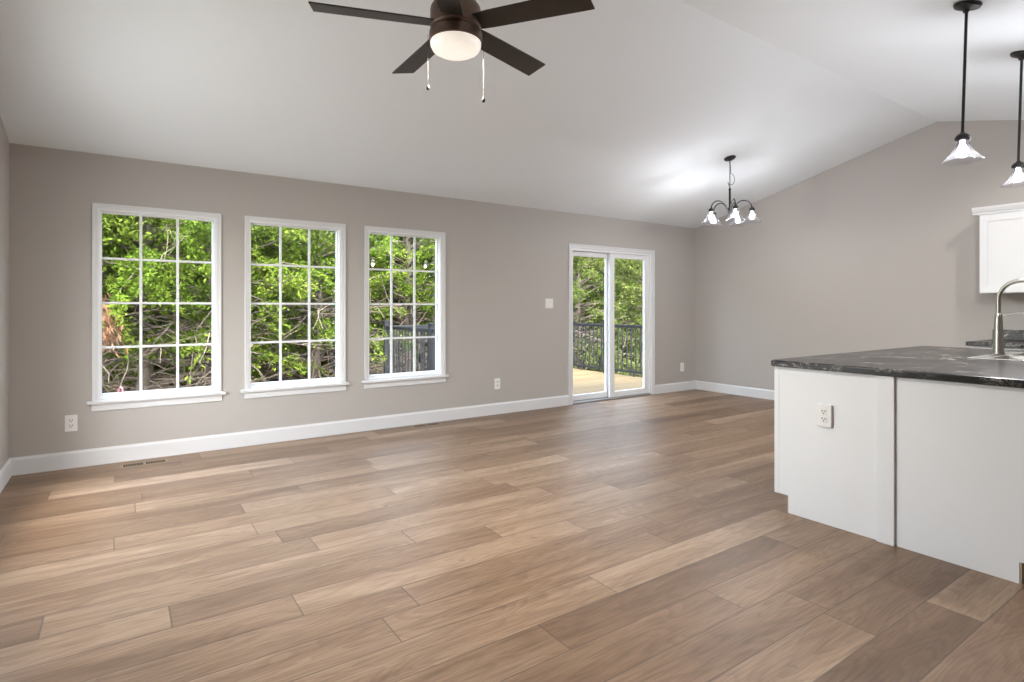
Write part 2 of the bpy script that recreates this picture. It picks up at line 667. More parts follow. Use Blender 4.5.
tag(MB().prism(cp, 'x', XL - 0.15, XR + 0.15).build('ceiling', M['ceiling']), kind='structure')


# baseboards with an eased top
def base_prof(h=0.13, d=0.015):
    return [(0, 0), (d, 0), (d, h - 0.018), (d * 0.55, h - 0.006), (d * 0.45, h), (0, h)]


m = MB()
for a, b in ((XL, DX0 - 0.05), (DX1 + 0.05, XR)):
    m.prism([(YW - p[0], p[1]) for p in base_prof()], 'x', a, b)
tag(m.build('baseboard_window', M['trim']), kind='structure')
tag(MB().prism([(XR - p[0], p[1]) for p in base_prof()], 'y', 2.0, YW - 0.015).build('baseboard_right', M['trim']), kind='structure')
tag(MB().prism([(XL + p[0], p[1]) for p in base_prof()], 'y', YB, YW - 0.015).build('baseboard_left', M['trim']), kind='structure')
tag(MB().prism([(YB + p[0], p[1]) for p in base_prof()], 'x', XL + 0.015, XR).build('baseboard_rear', M['trim']), kind='structure')


# ------------------------------------------------------------------ windows
def ring(m, x0, x1, z0, z1, w, ya, yb, bottom=True):
    m.box(x0, x0 + w, ya, yb, z0, z1)
    m.box(x1 - w, x1, ya, yb, z0, z1)
    m.box(x0 + w, x1 - w, ya, yb, z1 - w, z1)
    if bottom:
        m.box(x0 + w, x1 - w, ya, yb, z0, z0 + w)


def window(n, c):
    root = empty('window_%d' % n, (c, YW, WZ0), kind='structure')
    m = MB()
    # casing: flat inner band and a raised back band
    o = 0.453
    ring(m, c - o, c + o, 0.503, 2.052, 0.037, YW - 0.012, YW, False)
    ring(m, c - o, c + o, 0.503, 2.052, 0.014, YW - 0.020, YW - 0.012, False)
    m.build('casing', M['trim'], root, bevel=0.002)
    m = MB()
    m.box(c - 0.485, c + 0.485, YW - 0.045, YW + 0.05, 0.478, 0.503)
    m.build('stool', M['trim'], root, bevel=0.006)
    m = MB()
    m.box(c - 0.458, c + 0.458, YW - 0.016, YW, 0.422, 0.478)
    m.build('apron', M['trim'], root, bevel=0.003)
    m = MB()
    ring(m, c - WH, c + WH, 0.503, WZ1, 0.018, YW, YW + 0.11, True)
    m.build('jamb', M['vinyl'], root)
    fr = MB()
    ring(fr, c - 0.416, c + 0.416, 0.521, 2.013, 0.024, YW + 0.06, YW + 0.11)
    ring(fr, c - 0.416, c + 0.416, 0.521, 2.013, 0.010, YW + 0.045, YW + 0.06)
    sash = fr.build('sash', M['vinyl'], root, bevel=0.003)
    g0, g1, h0, h1 = c - 0.393, c + 0.393, 0.546, 1.989
    m = MB()
    for k in (1, 2):
        x = g0 + (g1 - g0) * k / 3
        m.box(x - 0.010, x + 0.010, YW + 0.074, YW + 0.088, h0, h1)
    for k in (1, 2, 3):
        z = 0.556 + (1.985 - 0.556) * k / 4
        m.box(g0, g1, YW + 0.0745, YW + 0.0875, z - 0.009, z + 0.009)
    m.build('muntin_grid', M['vinyl'], sash)
    MB().box(g0, g1, YW + 0.090, YW + 0.094, h0, h1).build('pane', M['glass'], sash)


for n, c in enumerate(WC):
    window(n + 1, c)

# the added side window, unseen, put in for its light
root = empty('window_4', (XL, (LW0 + LW1) / 2, LZ0), kind='structure')


def ring_x(m, y0, y1, z0, z1, w, xa, xb):
    m.box(xa, xb, y0, y0 + w, z0, z1).box(xa, xb, y1 - w, y1, z0, z1)
    m.box(xa, xb, y0 + w, y1 - w, z1 - w, z1).box(xa, xb, y0 + w, y1 - w, z0, z0 + w)


m = MB()
ring_x(m, LW0 - 0.04, LW1 + 0.04, LZ0 - 0.04, LZ1 + 0.04, 0.04, XL, XL + 0.018)
m.build('casing', M['trim'], root)
m = MB()
ring_x(m, LW0, LW1, LZ0, LZ1, 0.045, XL - 0.12, XL - 0.05)
m.box(XL - 0.12, XL - 0.05, (LW0 + LW1) / 2 - 0.025, (LW0 + LW1) / 2 + 0.025, LZ0 + 0.045, LZ1 - 0.045)
sash = m.build('sash', M['vinyl'], root)
MB().box(XL - 0.09, XL - 0.086, LW0 + 0.04, LW1 - 0.04, LZ0 + 0.04, LZ1 - 0.04).build('pane', M['glass'], sash)

# ------------------------------------------------------------------ sliding door
root = empty('door_1', ((DX0 + DX1) / 2, YW, 0), kind='structure')
m = MB()
ring(m, 4.675, 6.268, 0.0, 2.048, 0.052, YW - 0.012, YW, False)
ring(m, 4.675, 6.268, 0.0, 2.048, 0.016, YW - 0.021, YW - 0.012, False)
m.build('casing', M['trim'], root, bevel=0.002)
m = MB()
ring(m, DX0, DX1, 0.0, DZ1, 0.03, YW, YW + 0.13, False)
m.build('door_frame', M['vinyl'], root, bevel=0.002)
m = MB()
m.box(DX0 + 0.03, DX1 - 0.03, YW - 0.01, YW + 0.13, 0.0, 0.022)
m.box(DX0 + 0.03, DX1 - 0.03, YW + 0.062, YW + 0.070, 0.022, 0.034)
m.build('threshold', M['sill_track'], root, bevel=0.003)


def slider(name, x0, x1, ya, yb, ws, label):
    fr = MB()
    z0, z1 = 0.024, DZ1 - 0.032
    fr.box(x0, x0 + ws[0], ya, yb, z0, z1)
    fr.box(x1 - ws[1], x1, ya, yb, z0, z1)
    fr.box(x0 + ws[0], x1 - ws[1], ya, yb, z1 - 0.06, z1)
    fr.box(x0 + ws[0], x1 - ws[1], ya, yb, z0, z0 + 0.075)
    p = fr.build(name, M['vinyl'], root, bevel=0.004)
    tag(p, label)
    yg = (ya + yb) / 2
    MB().box(x0 + ws[0] - 0.008, x1 - ws[1] + 0.008, yg - 0.003, yg + 0.003, z0 + 0.067, z1 - 0.052).build('pane', M['glass'], p)
    return p


slider('door_panel', DX0 + 0.031, 5.485, YW + 0.072, YW + 0.112, (0.062, 0.075), 'left glazed door panel in the outer track')
slider('door_panel', 5.425, DX1 - 0.031, YW + 0.020, YW + 0.060, (0.085, 0.085), 'right glazed door panel in the inner track')


# ------------------------------------------------------------------ wall plates
def outlet(loc, normal, label, thick=0.006, w=0.078, h=0.125):
    """duplex outlet; normal is '-y' on the window wall or '-x' on the island"""
    r = empty('wall_outlet', loc, label, 'outlet', 'duplex outlets')
    x, y, z = loc

    def bx(a0, a1, d0, d1, z0, z1, m=None):
        m = m or MB()
        if normal == '-y':
            m.box(x + a0, x + a1, y - d1, y - d0, z + z0, z + z1)
        else:
            m.box(x - d1, x - d0, y + a0, y + a1, z + z0, z + z1)
        return m
    bx(-w / 2, w / 2, 0, thick, -h / 2, h / 2).build('cover_plate', M['plate'], r, bevel=0.002)
    for s in (-1, 1):
        rc = bx(-0.017, 0.017, thick, thick + 0.003, s * 0.021 - 0.016, s * 0.021 + 0.016).build('receptacle', M['plate'], r, bevel=0.004)
        m = MB()
        bx(-0.010, -0.006, thick + 0.003, thick + 0.004, s * 0.021 + 0.0, s * 0.021 + 0.011, m)
        bx(0.006, 0.010, thick + 0.003, thick + 0.004, s * 0.021 + 0.0, s * 0.021 + 0.011, m)
        bx(-0.003, 0.003, thick + 0.003, thick + 0.004, s * 0.021 - 0.011, s * 0.021 - 0.004, m)
        m.build('slots', M['slot'], rc)
    return r


outlet((-0.309, YW, 0.345), '-y', 'white duplex outlet low on the wall left of the first window')
outlet((3.60, YW, 0.352), '-y', 'white duplex outlet low on the wall between the third window and the sliding door')
outlet((6.885, YW, 0.352), '-y', 'white duplex outlet low on the wall right of the sliding door')
outlet((3.30, 1.645, 0.62), '-x', 'white duplex outlet standing proud of the white island end panel', 0.018, 0.08, 0.125)
r = empty('light_switch', (4.366, YW, 1.286), 'white double switch plate on the wall left of the sliding door', 'switch')
MB().box(4.306, 4.426, YW - 0.006, YW, 1.2265, 1.3455).build('cover_plate', M['plate'], r, bevel=0.002)
for s in (-1, 1):
    x = 4.366 + s * 0.023
    m = MB()
    m.prism([(YW - 0.006, 1.253), (YW - 0.012, 1.253), (YW - 0.008, 1.286), (YW - 0.010, 1.319), (YW - 0.006, 1.319)], 'x', x - 0.0165, x + 0.0165)
    m.build('rocker', M['plate'], r)


# floor registers
def register(x0, y0, label):
    L, Wd = 0.32, 0.10
    r = empty('floor_register', (x0 + L / 2, y0 + Wd / 2, 0), label, 'vent', 'floor registers under the windows')
    m = MB()
    m.box(x0, x0 + L, y0, y0 + 0.014, 0, 0.002).box(x0, x0 + L, y0 + Wd - 0.014, y0 + Wd, 0, 0.002)
    for a in (0, L / 2 - 0.011, L - 0.022):
        m.box(x0 + a, x0 + a + 0.022, y0 + 0.014, y0 + Wd - 0.014, 0, 0.002)
    m.build('frame', M['register'], r)
    MB().box(x0 + 0.02, x0 + L - 0.02, y0 + 0.013, y0 + Wd - 0.013, 0.0003, 0.0012).build('duct_opening', M['register_dark'], r)
    m = MB()
    for h in (0.022, L / 2 + 0.011):
        n = 9
        m = MB()
        for k in range(1, n):
            a = x0 + h + (L / 2 - 0.033) * k / n
            m.box(a - 0.0020, a + 0.0020, y0 + 0.020, y0 + Wd - 0.020, 0.0012, 0.0016)
        m.build('louvers', M['register'], r)


register(0.0, 5.30, 'brown slotted floor register below the first window')
register(2.49, 5.37, 'brown slotted floor register below the third window')


# ------------------------------------------------------------------ island
def shaker_front(name, parent, axis, pos, d, a0, a1, z0, z1, knob=None):
    """shaker door or drawer front; axis 'x' faces along x at pos, thickness d (signed, outwards)"""
    m = MB()

    def bx(p0, p1, q0, q1, r0, r1):
        p0, p1 = min(p0, p1), max(p0, p1)
        if axis == 'x':
            m.box(p0, p1, q0, q1, r0, r1)
        else:
            m.box(q0, q1, p0, p1, r0, r1)
    rw = 0.058
    bx(pos, pos + d * 0.55, a0 + 0.01, a1 - 0.01, z0 + 0.01, z1 - 0.01)
    bx(pos, pos + d, a0, a0 + rw, z0, z1)
    bx(pos, pos + d, a1 - rw, a1, z0, z1)
    bx(pos, pos + d, a0 + rw, a1 - rw, z1 - rw, z1)
    bx(pos, pos + d, a0 + rw, a1 - rw, z0, z0 + rw)
    return m.build(name, M['cabinet'], parent, bevel=0.0015)


IX0, IX1 = 3.30, 5.46
# cabinet facing the window wall
r = empty('island_cabinet', ((IX0 + IX1) / 2, 1.62, 0), 'white island cabinet end nearest the windows, with the outlet on its panel', 'cabinet')
MB().prism([(1.374, 0), (1.864, 0), (1.864, 0.105), (1.922, 0.105), (1.922, 0.876), (1.374, 0.876)], 'x', IX0, IX0 + 0.02).build('end_panel', M['cabinet'], r, bevel=0.001)
MB().box(IX0 - 0.0015, IX0 + 0.02, 1.9225, 1.950, 0.105, 0.876).build('face_frame', M['cabinet'], r, bevel=0.001)
MB().prism([(1.335, 0.001), (1.862, 0.001), (1.862, 0.105), (1.949, 0.105), (1.949, 0.876), (1.335, 0.876)], 'x', IX0 + 0.0205, IX1).build('carcass', M['cabinet'], r)
MB().box(IX0 + 0.003, IX1, 1.8645, 1.870, 0, 0.104).build('toe_kick', M['toe'], r)
MB().box(IX0 - 0.016, IX0 + 0.02, 1.292, 1.374, 0, 0.875).build('batten', M['cabinet'], r, bevel=0.0015)
for k in range(4):
    a = IX0 + 0.03 + k * 0.53
    shaker_front('cabinet_door', r, 'y', 1.9495, 0.02, a, a + 0.52, 0.115, 0.865)
# sink cabinet facing the kitchen
r = empty('island_cabinet', ((IX0 + IX1) / 2, 1.0, 0), 'plain white island cabinet end nearest the camera, right of the batten', 'cabinet')
MB().prism([(0.799, 0), (1.2915, 0), (1.2915, 0.876), (0.722, 0.876), (0.722, 0.097), (0.799, 0.097)], 'x', IX0, IX0 + 0.02).build('end_panel', M['cabinet'], r, bevel=0.001)
m = MB()
# hollow where the sink bowl hangs
m.box(IX0 + 0.0205, 4.30, 0.801, 1.334, 0.001, 0.876)
m.box(5.30, IX1, 0.801, 1.334, 0.001, 0.876)
m.box(4.30, 5.30, 0.801, 1.334, 0.001, 0.62)
m.box(IX0 + 0.0205, IX1, 0.745, 0.801, 0.098, 0.876)
m.build('carcass', M['cabinet'], r)
MB().box(IX0 + 0.003, IX1, 0.792, 0.798, 0, 0.097).build('toe_kick', M['toe'], r)
for k in range(4):
    a = IX0 + 0.03 + k * 0.53
    shaker_front('cabinet_door', r, 'y', 0.7445, -0.02, a, a + 0.52, 0.11, 0.865)

# worktop with a hole for the sink
CX0, CX1, CY0, CY1 = 3.272, 5.545, 0.690, 1.972
SX0, SX1, SY0, SY1 = 4.385, 5.225, 0.775, 1.315
m = MB()
bmv = m.bm
hz = [(SX0 + 0.03, SY0 + 0.03), (SX1 - 0.03, SY0 + 0.03), (SX1 - 0.03, SY1 - 0.03), (SX0 + 0.03, SY1 - 0.03)]
rc = 0.035
outer = []
for (cx_, cy_, a0) in ((CX1 - rc, CY1 - rc, 0), (CX0 + rc, CY1 - rc, 90), (CX0 + rc, CY0 + rc, 180), (CX1 - rc, CY0 + rc, 270)):
    for q in range(7):
        a = R_(a0 + 15 * q)
        outer.append((cx_ + rc * math.cos(a), cy_ + rc * math.sin(a)))
n_o = len(outer)
bz = 0.010
lv = [(0.876, 0.004), (0.880, 0.0), (0.905, 0.0), (0.911, 0.003), (0.914, 0.009)]
ctr = ((CX0 + CX1) / 2, (CY0 + CY1) / 2)


def inset(p, d):
    return (p[0] - math.copysign(d, p[0] - ctr[0]), p[1] - math.copysign(d, p[1] - ctr[1]))


rings = [[bmv.verts.new((*inset(p, d), z)) for p in outer] for z, d in lv]
for a, b in zip(rings[:-1], rings[1:]):
    for k in range(n_o):
        l = (k + 1) % n_o
        bmv.faces.new([a[k], a[l], b[l], b[k]])
# holes bridged: corner groups of the outline to the hole's corners
hcorner = [hz[2], hz[3], hz[0], hz[1]]
for ringv, z in ((rings[-1], 0.914), (rings[0], 0.876)):
    hv = [bmv.verts.new((*p, z)) for p in hcorner]
    for g in range(4):
        grp = [ringv[g * 7 + q] for q in range(7)]
        nxt = ringv[((g + 1) % 4) * 7]
        for q in range(6):
            bmv.faces.new([grp[q], grp[q + 1], hv[g]])
        bmv.faces.new([grp[6], nxt, hv[(g + 1) % 4], hv[g]])
    if z == 0.914:
        hv_top = hv
    else:
        for g in range(4):
            bmv.faces.new([hv_top[g], hv_top[(g + 1) % 4], hv[(g + 1) % 4], hv[g]])
ct = m.build('island_countertop', M['stone'])
tag(ct, 'black veined stone worktop covering the white island', 'countertop')

# drop-in sink
r = empty('kitchen_sink', ((SX0 + SX1) / 2, (SY0 + SY1) / 2, 0.914), 'stainless drop-in double sink set into the island worktop', 'sink')
m = MB()
bx0, bx1, by0, by1 = SX0 + 0.045, SX1 - 0.045, SY0 + 0.045, SY1 - 0.10
mid = (bx0 + bx1) / 2
zr = 0.9145
for q in ((SX0, SX1, SY0, by0), (SX0, SX1, by1, SY1), (SX0, bx0, by0, by1), (bx1, SX1, by0, by1), (mid - 0.02, mid + 0.02, by0, by1)):
    m.box(q[0], q[1], q[2], q[3], zr, zr + 0.006)
m.build('rim', M['steel'], r, bevel=0.002)
for (a, b) in ((bx0, mid - 0.02), (mid + 0.02, bx1)):
    m = MB()
    zb = zr - 0.18
    m.face([(a + 0.02, by0 + 0.02, zb), (b - 0.02, by0 + 0.02, zb), (b - 0.02, by1 - 0.02, zb), (a + 0.02, by1 - 0.02, zb)])
    tp = [(a, by0), (b, by0), (b, by1), (a, by1)]
    bt = [(a + 0.02, by0 + 0.02), (b - 0.02, by0 + 0.02), (b - 0.02, by1 - 0.02), (a + 0.02, by1 - 0.02)]
    for k in range(4):
        l = (k + 1) % 4
        m.face([(*tp[k], zr), (*tp[l], zr), (*bt[l], zb), (*bt[k], zb)])
    bmesh.ops.remove_doubles(m.bm, verts=m.bm.verts, dist=1e-5)
    bw = m.build('basin', M['steel'], r)
    MB().lathe([(0, 0.0), (0.04, 0.0), (0.044, 0.003), (0.0, 0.003)], Matrix.Translation(((a + b) / 2, (by0 + by1) / 2, zb + 0.001)), 20).build('drain', M['nickel'], bw)

# pull-down faucet
FX, FY, FZ = 4.795, 1.268, 0.9205
r = empty('kitchen_faucet', (FX, FY, FZ), 'tall brushed nickel gooseneck faucet standing behind the sink on the island', 'faucet')
m = MB()
pl = []
for k in range(32):
    a = 2 * PI * k / 32
    pl.append((FX + 0.115 * math.copysign(abs(math.cos(a)) ** 0.7, math.cos(a)), FY + 0.030 * math.sin(a)))
m.prism(pl, 'z', FZ, FZ + 0.006)
m.build('base_plate', M['nickel'], r, bevel=0.002)
T = Matrix.Translation((FX, FY, FZ))
MB().lathe([(0, 0.006), (0.033, 0.006), (0.032, 0.014), (0.029, 0.03), (0.022, 0.25), (0.021, 0.268), (0.017, 0.274), (0, 0.274)], T, 32).build('body', M['nickel'], r, True)
za, rad = FZ + 0.366, 0.122
path = [(FX, FY, FZ + 0.27), (FX, FY, FZ + 0.32)] + [(FX, FY - rad + rad * math.cos(a), za + rad * math.sin(a)) for a in np.linspace(0, PI, 17)]
path += [(FX, FY - 2 * rad, za - 0.02), (FX, FY - 2 * rad, za - 0.05)]
neck = MB().tube(path, 0.0135, 14).build('gooseneck', M['nickel'], r, True)
MB().lathe([(0, 0), (0.017, 0), (0.020, 0.02), (0.019, 0.10), (0.015, 0.13), (0, 0.13)], Matrix.Translation((FX, FY - 2 * rad, za - 0.175)), 24).build('spray_head', M['nickel'], r, True)
MB().tube([(FX, FY - 0.015, FZ + 0.258), (FX, FY - 0.10, FZ + 0.275), (FX, FY - 2 * rad + 0.02, FZ + 0.29)], 0.0048, 8).build('holder_arm', M['nickel'], r, True)
MB().tube([(FX + 0.02, FY, FZ + 0.10), (FX + 0.05, FY - 0.005, FZ + 0.105), (FX + 0.11, FY - 0.02, FZ + 0.13)], [0.011, 0.008, 0.006], 10).build('lever', M['nickel'], r, True)

# ------------------------------------------------------------------ kitchen run on the right wall
KX = XR
for k in range(2):
    y1 = 1.960 - k * 0.762
    y0 = y1 - 0.76
    lab = ('white upper cabinet with crown moulding, first from the dining corner on the right wall' if k == 0
           else 'white upper cabinet with crown moulding, second from the dining corner on the right wall')
    r = empty('upper_cabinet', (KX - 0.16, (y0 + y1) / 2, 1.37), lab, 'cabinet')
    MB().box(KX - 0.305, KX - 0.001, y0, y1, 1.37, 2.145).build('carcass', M['cabinet'], r, bevel=0.001)
    MB().box(KX - 0.325, KX - 0.3055, y0, y1, 1.37, 2.145).build('face_frame', M['cabinet'], r)
    cr = [(0.0, 2.135), (0.020, 2.135), (0.022, 2.148), (0.030, 2.155), (0.046, 2.188), (0.050, 2.203), (0.0, 2.203)]
    m = MB()
    ye = y1 + (0.050 if k == 0 else 0)
    m.prism([(KX - 0.325 - p[0], p[1]) for p in cr], 'y', y0, ye)
    if k == 0:
        m.prism([(y1 + p[0], p[1]) for p in cr], 'x', KX - 0.325, KX - 0.001)
    m.box(KX - 0.325, KX - 0.001, y0, y1, 2.1455, 2.2025)
    m.build('crown_moulding', M['cabinet'], r)
    ym = (y0 + y1) / 2
    for (a, b) in ((ym + 0.002, y1 - 0.004), (y0 + 0.004, ym - 0.002)):
        shaker_front('cabinet_door', r, 'x', KX - 0.3255, -0.02, a, b, 1.376, 2.120)
for k in range(3):
    y1 = 1.955 - k * 0.762
    y0 = y1 - 0.76
    lab = ['white base cabinet at the dining end of the kitchen run, half hidden by the island',
           'white base cabinet in the middle of the kitchen run behind the island',
           'white base cabinet at the camera end of the kitchen run'][k]
    r = empty('base_cabinet', (KX - 0.3, (y0 + y1) / 2, 0), lab, 'cabinet')
    MB().prism([(KX - 0.59, 0.1), (KX - 0.53, 0.1), (KX - 0.53, 0.0), (KX - 0.001, 0.0), (KX - 0.001, 0.875), (KX - 0.59, 0.875)], 'y', y0, y1).build('carcass', M['cabinet'], r)
    ym = (y0 + y1) / 2
    for (a, b) in ((ym + 0.002, y1 - 0.006), (y0 + 0.006, ym - 0.002)):
        shaker_front('cabinet_door', r, 'x', KX - 0.5905, -0.02, a, b, 0.11, 0.69)
        shaker_front('drawer_front', r, 'x', KX - 0.5905, -0.02, a, b, 0.705, 0.865)
ct = empty('kitchen_countertop', (KX - 0.3, 0.8, 0.876), 'black veined stone worktop with backsplash on the right wall below the upper cabinets', 'countertop')
MB().box(KX - 0.64, KX - 0.001, -0.34, 1.98, 0.876, 0.914).build('slab', M['stone'], ct, bevel=0.006, seg=3)
MB().box(KX - 0.022, KX - 0.001, -0.34, 1.945, 0.9145, 1.016).build('backsplash', M['stone'], ct, bevel=0.002)

# ------------------------------------------------------------------ ceiling fan
FCX, FCY = 1.328, 2.400
r = empty('ceiling_fan', (FCX, FCY, ceil_z(FCY)), 'dark bronze five-blade ceiling fan with lit bowl hanging from the ridge', 'ceiling fan')
T = Matrix.Translation((FCX, FCY, 0))
MB().lathe([(0, 3.205), (0.072, 3.205), (0.075, 3.19), (0.062, 3.14), (0.03, 3.115), (0, 3.115)], T, 32).build('canopy', M['bronze'], r, True)
MB().lathe([(0, 2.70), (0.0145, 2.70), (0.0145, 3.13), (0, 3.13)], T, 16).build('downrod', M['bronze'], r, True)
MB().lathe([(0, 2.760), (0.030, 2.760), (0.034, 2.72), (0.055, 2.700), (0.088, 2.688), (0.110, 2.680), (0.119, 2.668), (0.122, 2.650), (0.122, 2.575), (0.116, 2.570), (0.116, 2.560), (0, 2.560)],
           T, 48).build('motor_housing', M['bronze'], r, True)
MB().lathe([(0, 2.5605), (0.110, 2.5605), (0.124, 2.553), (0.127, 2.545), (0.127, 2.506), (0.123, 2.503), (0, 2.503)], T, 48).build('light_fitter', M['bronze'], r, True)
MB().lathe([(0, 2.5025), (0.1215, 2.5025), (0.1205, 2.487), (0.112, 2.470), (0.090, 2.457), (0.05, 2.451), (0, 2.449)], T, 48).build('light_bowl', M['bowl'], r, True)
lamp('fan_light', 'AREA', (FCX, FCY, 2.44), 42, (1.0, 0.95, 0.90), shape='DISK', size=0.16)
for k in range(5):
    a = R_(16.5 + 72 * k)
    pitch = R_(-12)
    Mx = T @ Matrix.Translation((0, 0, 2.588)) @ Matrix.Rotation(a, 4, 'Z') @ Matrix.Rotation(pitch, 4, 'X')
    m = MB()
    th = 0.0035
    outl = [(0.105, -0.052), (0.18, -0.057), (0.58, -0.064), (0.652, -0.064), (0.664, 0.064), (0.61, 0.064), (0.18, 0.057), (0.105, 0.052)]
    up = [m.bm.verts.new(Mx @ Vector((p[0], p[1], th))) for p in outl]
    dn = [m.bm.verts.new(Mx @ Vector((p[0], p[1], -th))) for p in outl]
    m.bm.faces.new(up)
    m.bm.faces.new(dn[::-1])
    for i in range(len(outl)):
        j = (i + 1) % len(outl)
        m.bm.faces.new([up[i], dn[i], dn[j], up[j]])
    m.build('blade', M['blade'], r, bevel=0.001)
CR = Vector((math.cos(R_(34.612)), -math.sin(R_(34.612)), 0))     # towards the right of the room as photographed
for s, zt, zb in ((-0.1335, 2.545, 2.285), (0.1335, 2.545, 2.225)):
    p = Vector((FCX, FCY, 0)) + CR * s
    ch = MB().tube([(p.x, p.y, zt), (p.x, p.y, zb + 0.02)], 0.0010, 6).build('pull_chain', M['chain'], r)
    MB().lathe([(0, 0), (0.005, 0.001), (0.0085, 0.008), (0.0075, 0.016), (0.003, 0.026), (0.0, 0.03)], Matrix.Translation((p.x, p.y, zb - 0.008)), 14).build('fob', M['black'], ch, True)

# ------------------------------------------------------------------ glass-shaded lights
SH_PROF = [(0.026, 0.0), (0.032, -0.006), (0.036, -0.025), (0.046, -0.055), (0.066, -0.090), (0.090, -0.118), (0.106, -0.134), (0.104, -0.136),
           (0.088, -0.120), (0.064, -0.092), (0.044, -0.056), (0.034, -0.026), (0.029, -0.008)]
SCAL = [0, 0, 0.02, 0.03, 0.035, 0.045, 0.055, 0.055, 0.045, 0.035, 0.03, 0.02, 0]
BULB = [(0, 0.0), (0.012, 0.0), (0.013, -0.018), (0.017, -0.030), (0.026, -0.050), (0.029, -0.066), (0.024, -0.082), (0.012, -0.092), (0, -0.094)]


def fitting(parent, p, energy, cap_r=0.034, Rm=None, sc=0.88):
    """socket cap, bulb and bell shade whose top sits at p"""
    T = Matrix.Translation(p) @ (Rm or Matrix.Identity(4))
    MB().lathe([(0, 0.042), (0.010, 0.042), (0.014, 0.034), (0.028, 0.026), (cap_r, 0.012), (cap_r, 0.001), (0.030, -0.004), (0, -0.004)], T, 24).build('socket_cap', M['black'], parent, True)
    MB().lathe([(r_, z_ - 0.0042) for r_, z_ in BULB], T, 18).build('bulb', M['bulb'], parent, True)
    MB().lathe([(a_ * sc, b_ * sc) for a_, b_ in SH_PROF], T, 48, SCAL).build('glass_shade', M['shade_glass'], parent, True)
    if energy:
        lamp('bulb_light', 'POINT', tuple(T @ Vector((0, 0, -0.125))), energy, (0.98, 0.98, 1.0), shadow_soft_size=0.025)


def pendant(x, y, label):
    zc = ceil_z(y)
    r = empty('pendant_light', (x, y, zc), label, 'pendant light', 'pendants over the island')
    tilt = Matrix.Rotation(math.atan(S2), 4, 'X')
    T = Matrix.Translation((x, y, zc - 0.001)) @ tilt
    MB().lathe([(0, 0), (0.064, 0), (0.066, -0.006), (0.060, -0.018), (0.035, -0.026), (0.018, -0.030), (0.012, -0.045), (0, -0.045)], T, 32).build('canopy', M['black'], r, True)
    lean = CR * -0.030
    top = Vector((x, y, zc - 0.035)) + CR * -0.008
    bot = Vector((x, y, 2.195)) + lean
    MB().tube([top, bot], 0.0075, 12).build('rod', M['black'], r, True)
    fitting(r, Vector((bot.x, bot.y, 2.160)), 30.0, 0.036)


pendant(3.856, 1.152, 'clear glass bell pendant on a black rod, fully in view over the island')
pendant(4.909, 1.171, 'clear glass bell pendant on black rod, cut by the right photo edge')

# chandelier
HX, HY = 5.518, 3.779
zc = ceil_z(HY)
r = empty('chandelier', (HX, HY, zc), 'black five-arm chandelier with clear glass bell shades hanging on a chain', 'chandelier')
T = Matrix.Translation((HX, HY, zc - 0.001)) @ Matrix.Rotation(-math.atan(S1), 4, 'X')
MB().lathe([(0, 0), (0.062, 0), (0.064, -0.006), (0.052, -0.018), (0.02, -0.024), (0.010, -0.034), (0, -0.034)], T, 32).build('canopy', M['black'], r, True)
m = MB()
z = zc - 0.030
i = 0
while z > 2.545:
    lp = []
    for k in range(13):
        a = 2 * PI * k / 12
        u, w = 0.0075 * math.cos(a), 0.017 * math.sin(a)
        lp.append((HX + (u if i % 2 else 0), HY + (0 if i % 2 else u), z - 0.012 + w))
    m.tube(lp, 0.0022, 6, False)
    z -= 0.0262
    i += 1
m.build('chain', M['black'], r, True)
cord = [(HX + 0.004, HY, zc - 0.03), (HX + 0.01, HY - 0.004, 2.78)]
for k in range(12):
    a = PI / 2 - k / 11 * 1.35 * PI
    q = Vector((HX, HY, 2.645)) + CR * (0.012 + 0.040 * math.cos(a)) + Vector((0, 0, 0.062 * math.sin(a)))
    cord.append(tuple(q))
cord.append((HX, HY, 2.545))
MB().tube(cord, 0.0028, 8).build('cord', M['black'], r, True)
MB().lathe([(0, 2.552), (0.007, 2.550), (0.012, 2.540), (0.012, 2.520), (0.009, 2.512), (0.011, 2.500), (0.011, 2.34), (0.020, 2.325), (0.026, 2.30), (0.024, 2.27), (0.014, 2.25), (0.010, 2.235), (0.012, 2.225), (0, 2.215)],
           Matrix.Translation((HX, HY, 0)), 20).build('column', M['black'], r, True)
fwd = Vector((HX, HY, 0)).normalized()
rgt = Vector((fwd.y, -fwd.x, 0))
for k in range(5):
    a = R_(4 + 72 * k)
    d = rgt * math.cos(a) - fwd * math.sin(a)
    pts = []
    for (rr, zz) in ((0.016, 2.285), (0.03, 2.315), (0.055, 2.355), (0.09, 2.388), (0.125, 2.402), (0.160, 2.400), (0.190, 2.385), (0.212, 2.360), (0.222, 2.335), (0.224, 2.315)):
        q = Vector((HX, HY, zz)) + d * rr
        pts.append(tuple(q))
    arm = MB().tube(pts, 0.0065, 10).build('arm', M['black'], r, True)
    e = Vector((HX, HY, 2.285)) + d * 0.224
    fitting(arm, e, 7.0, 0.027, sc=0.93)

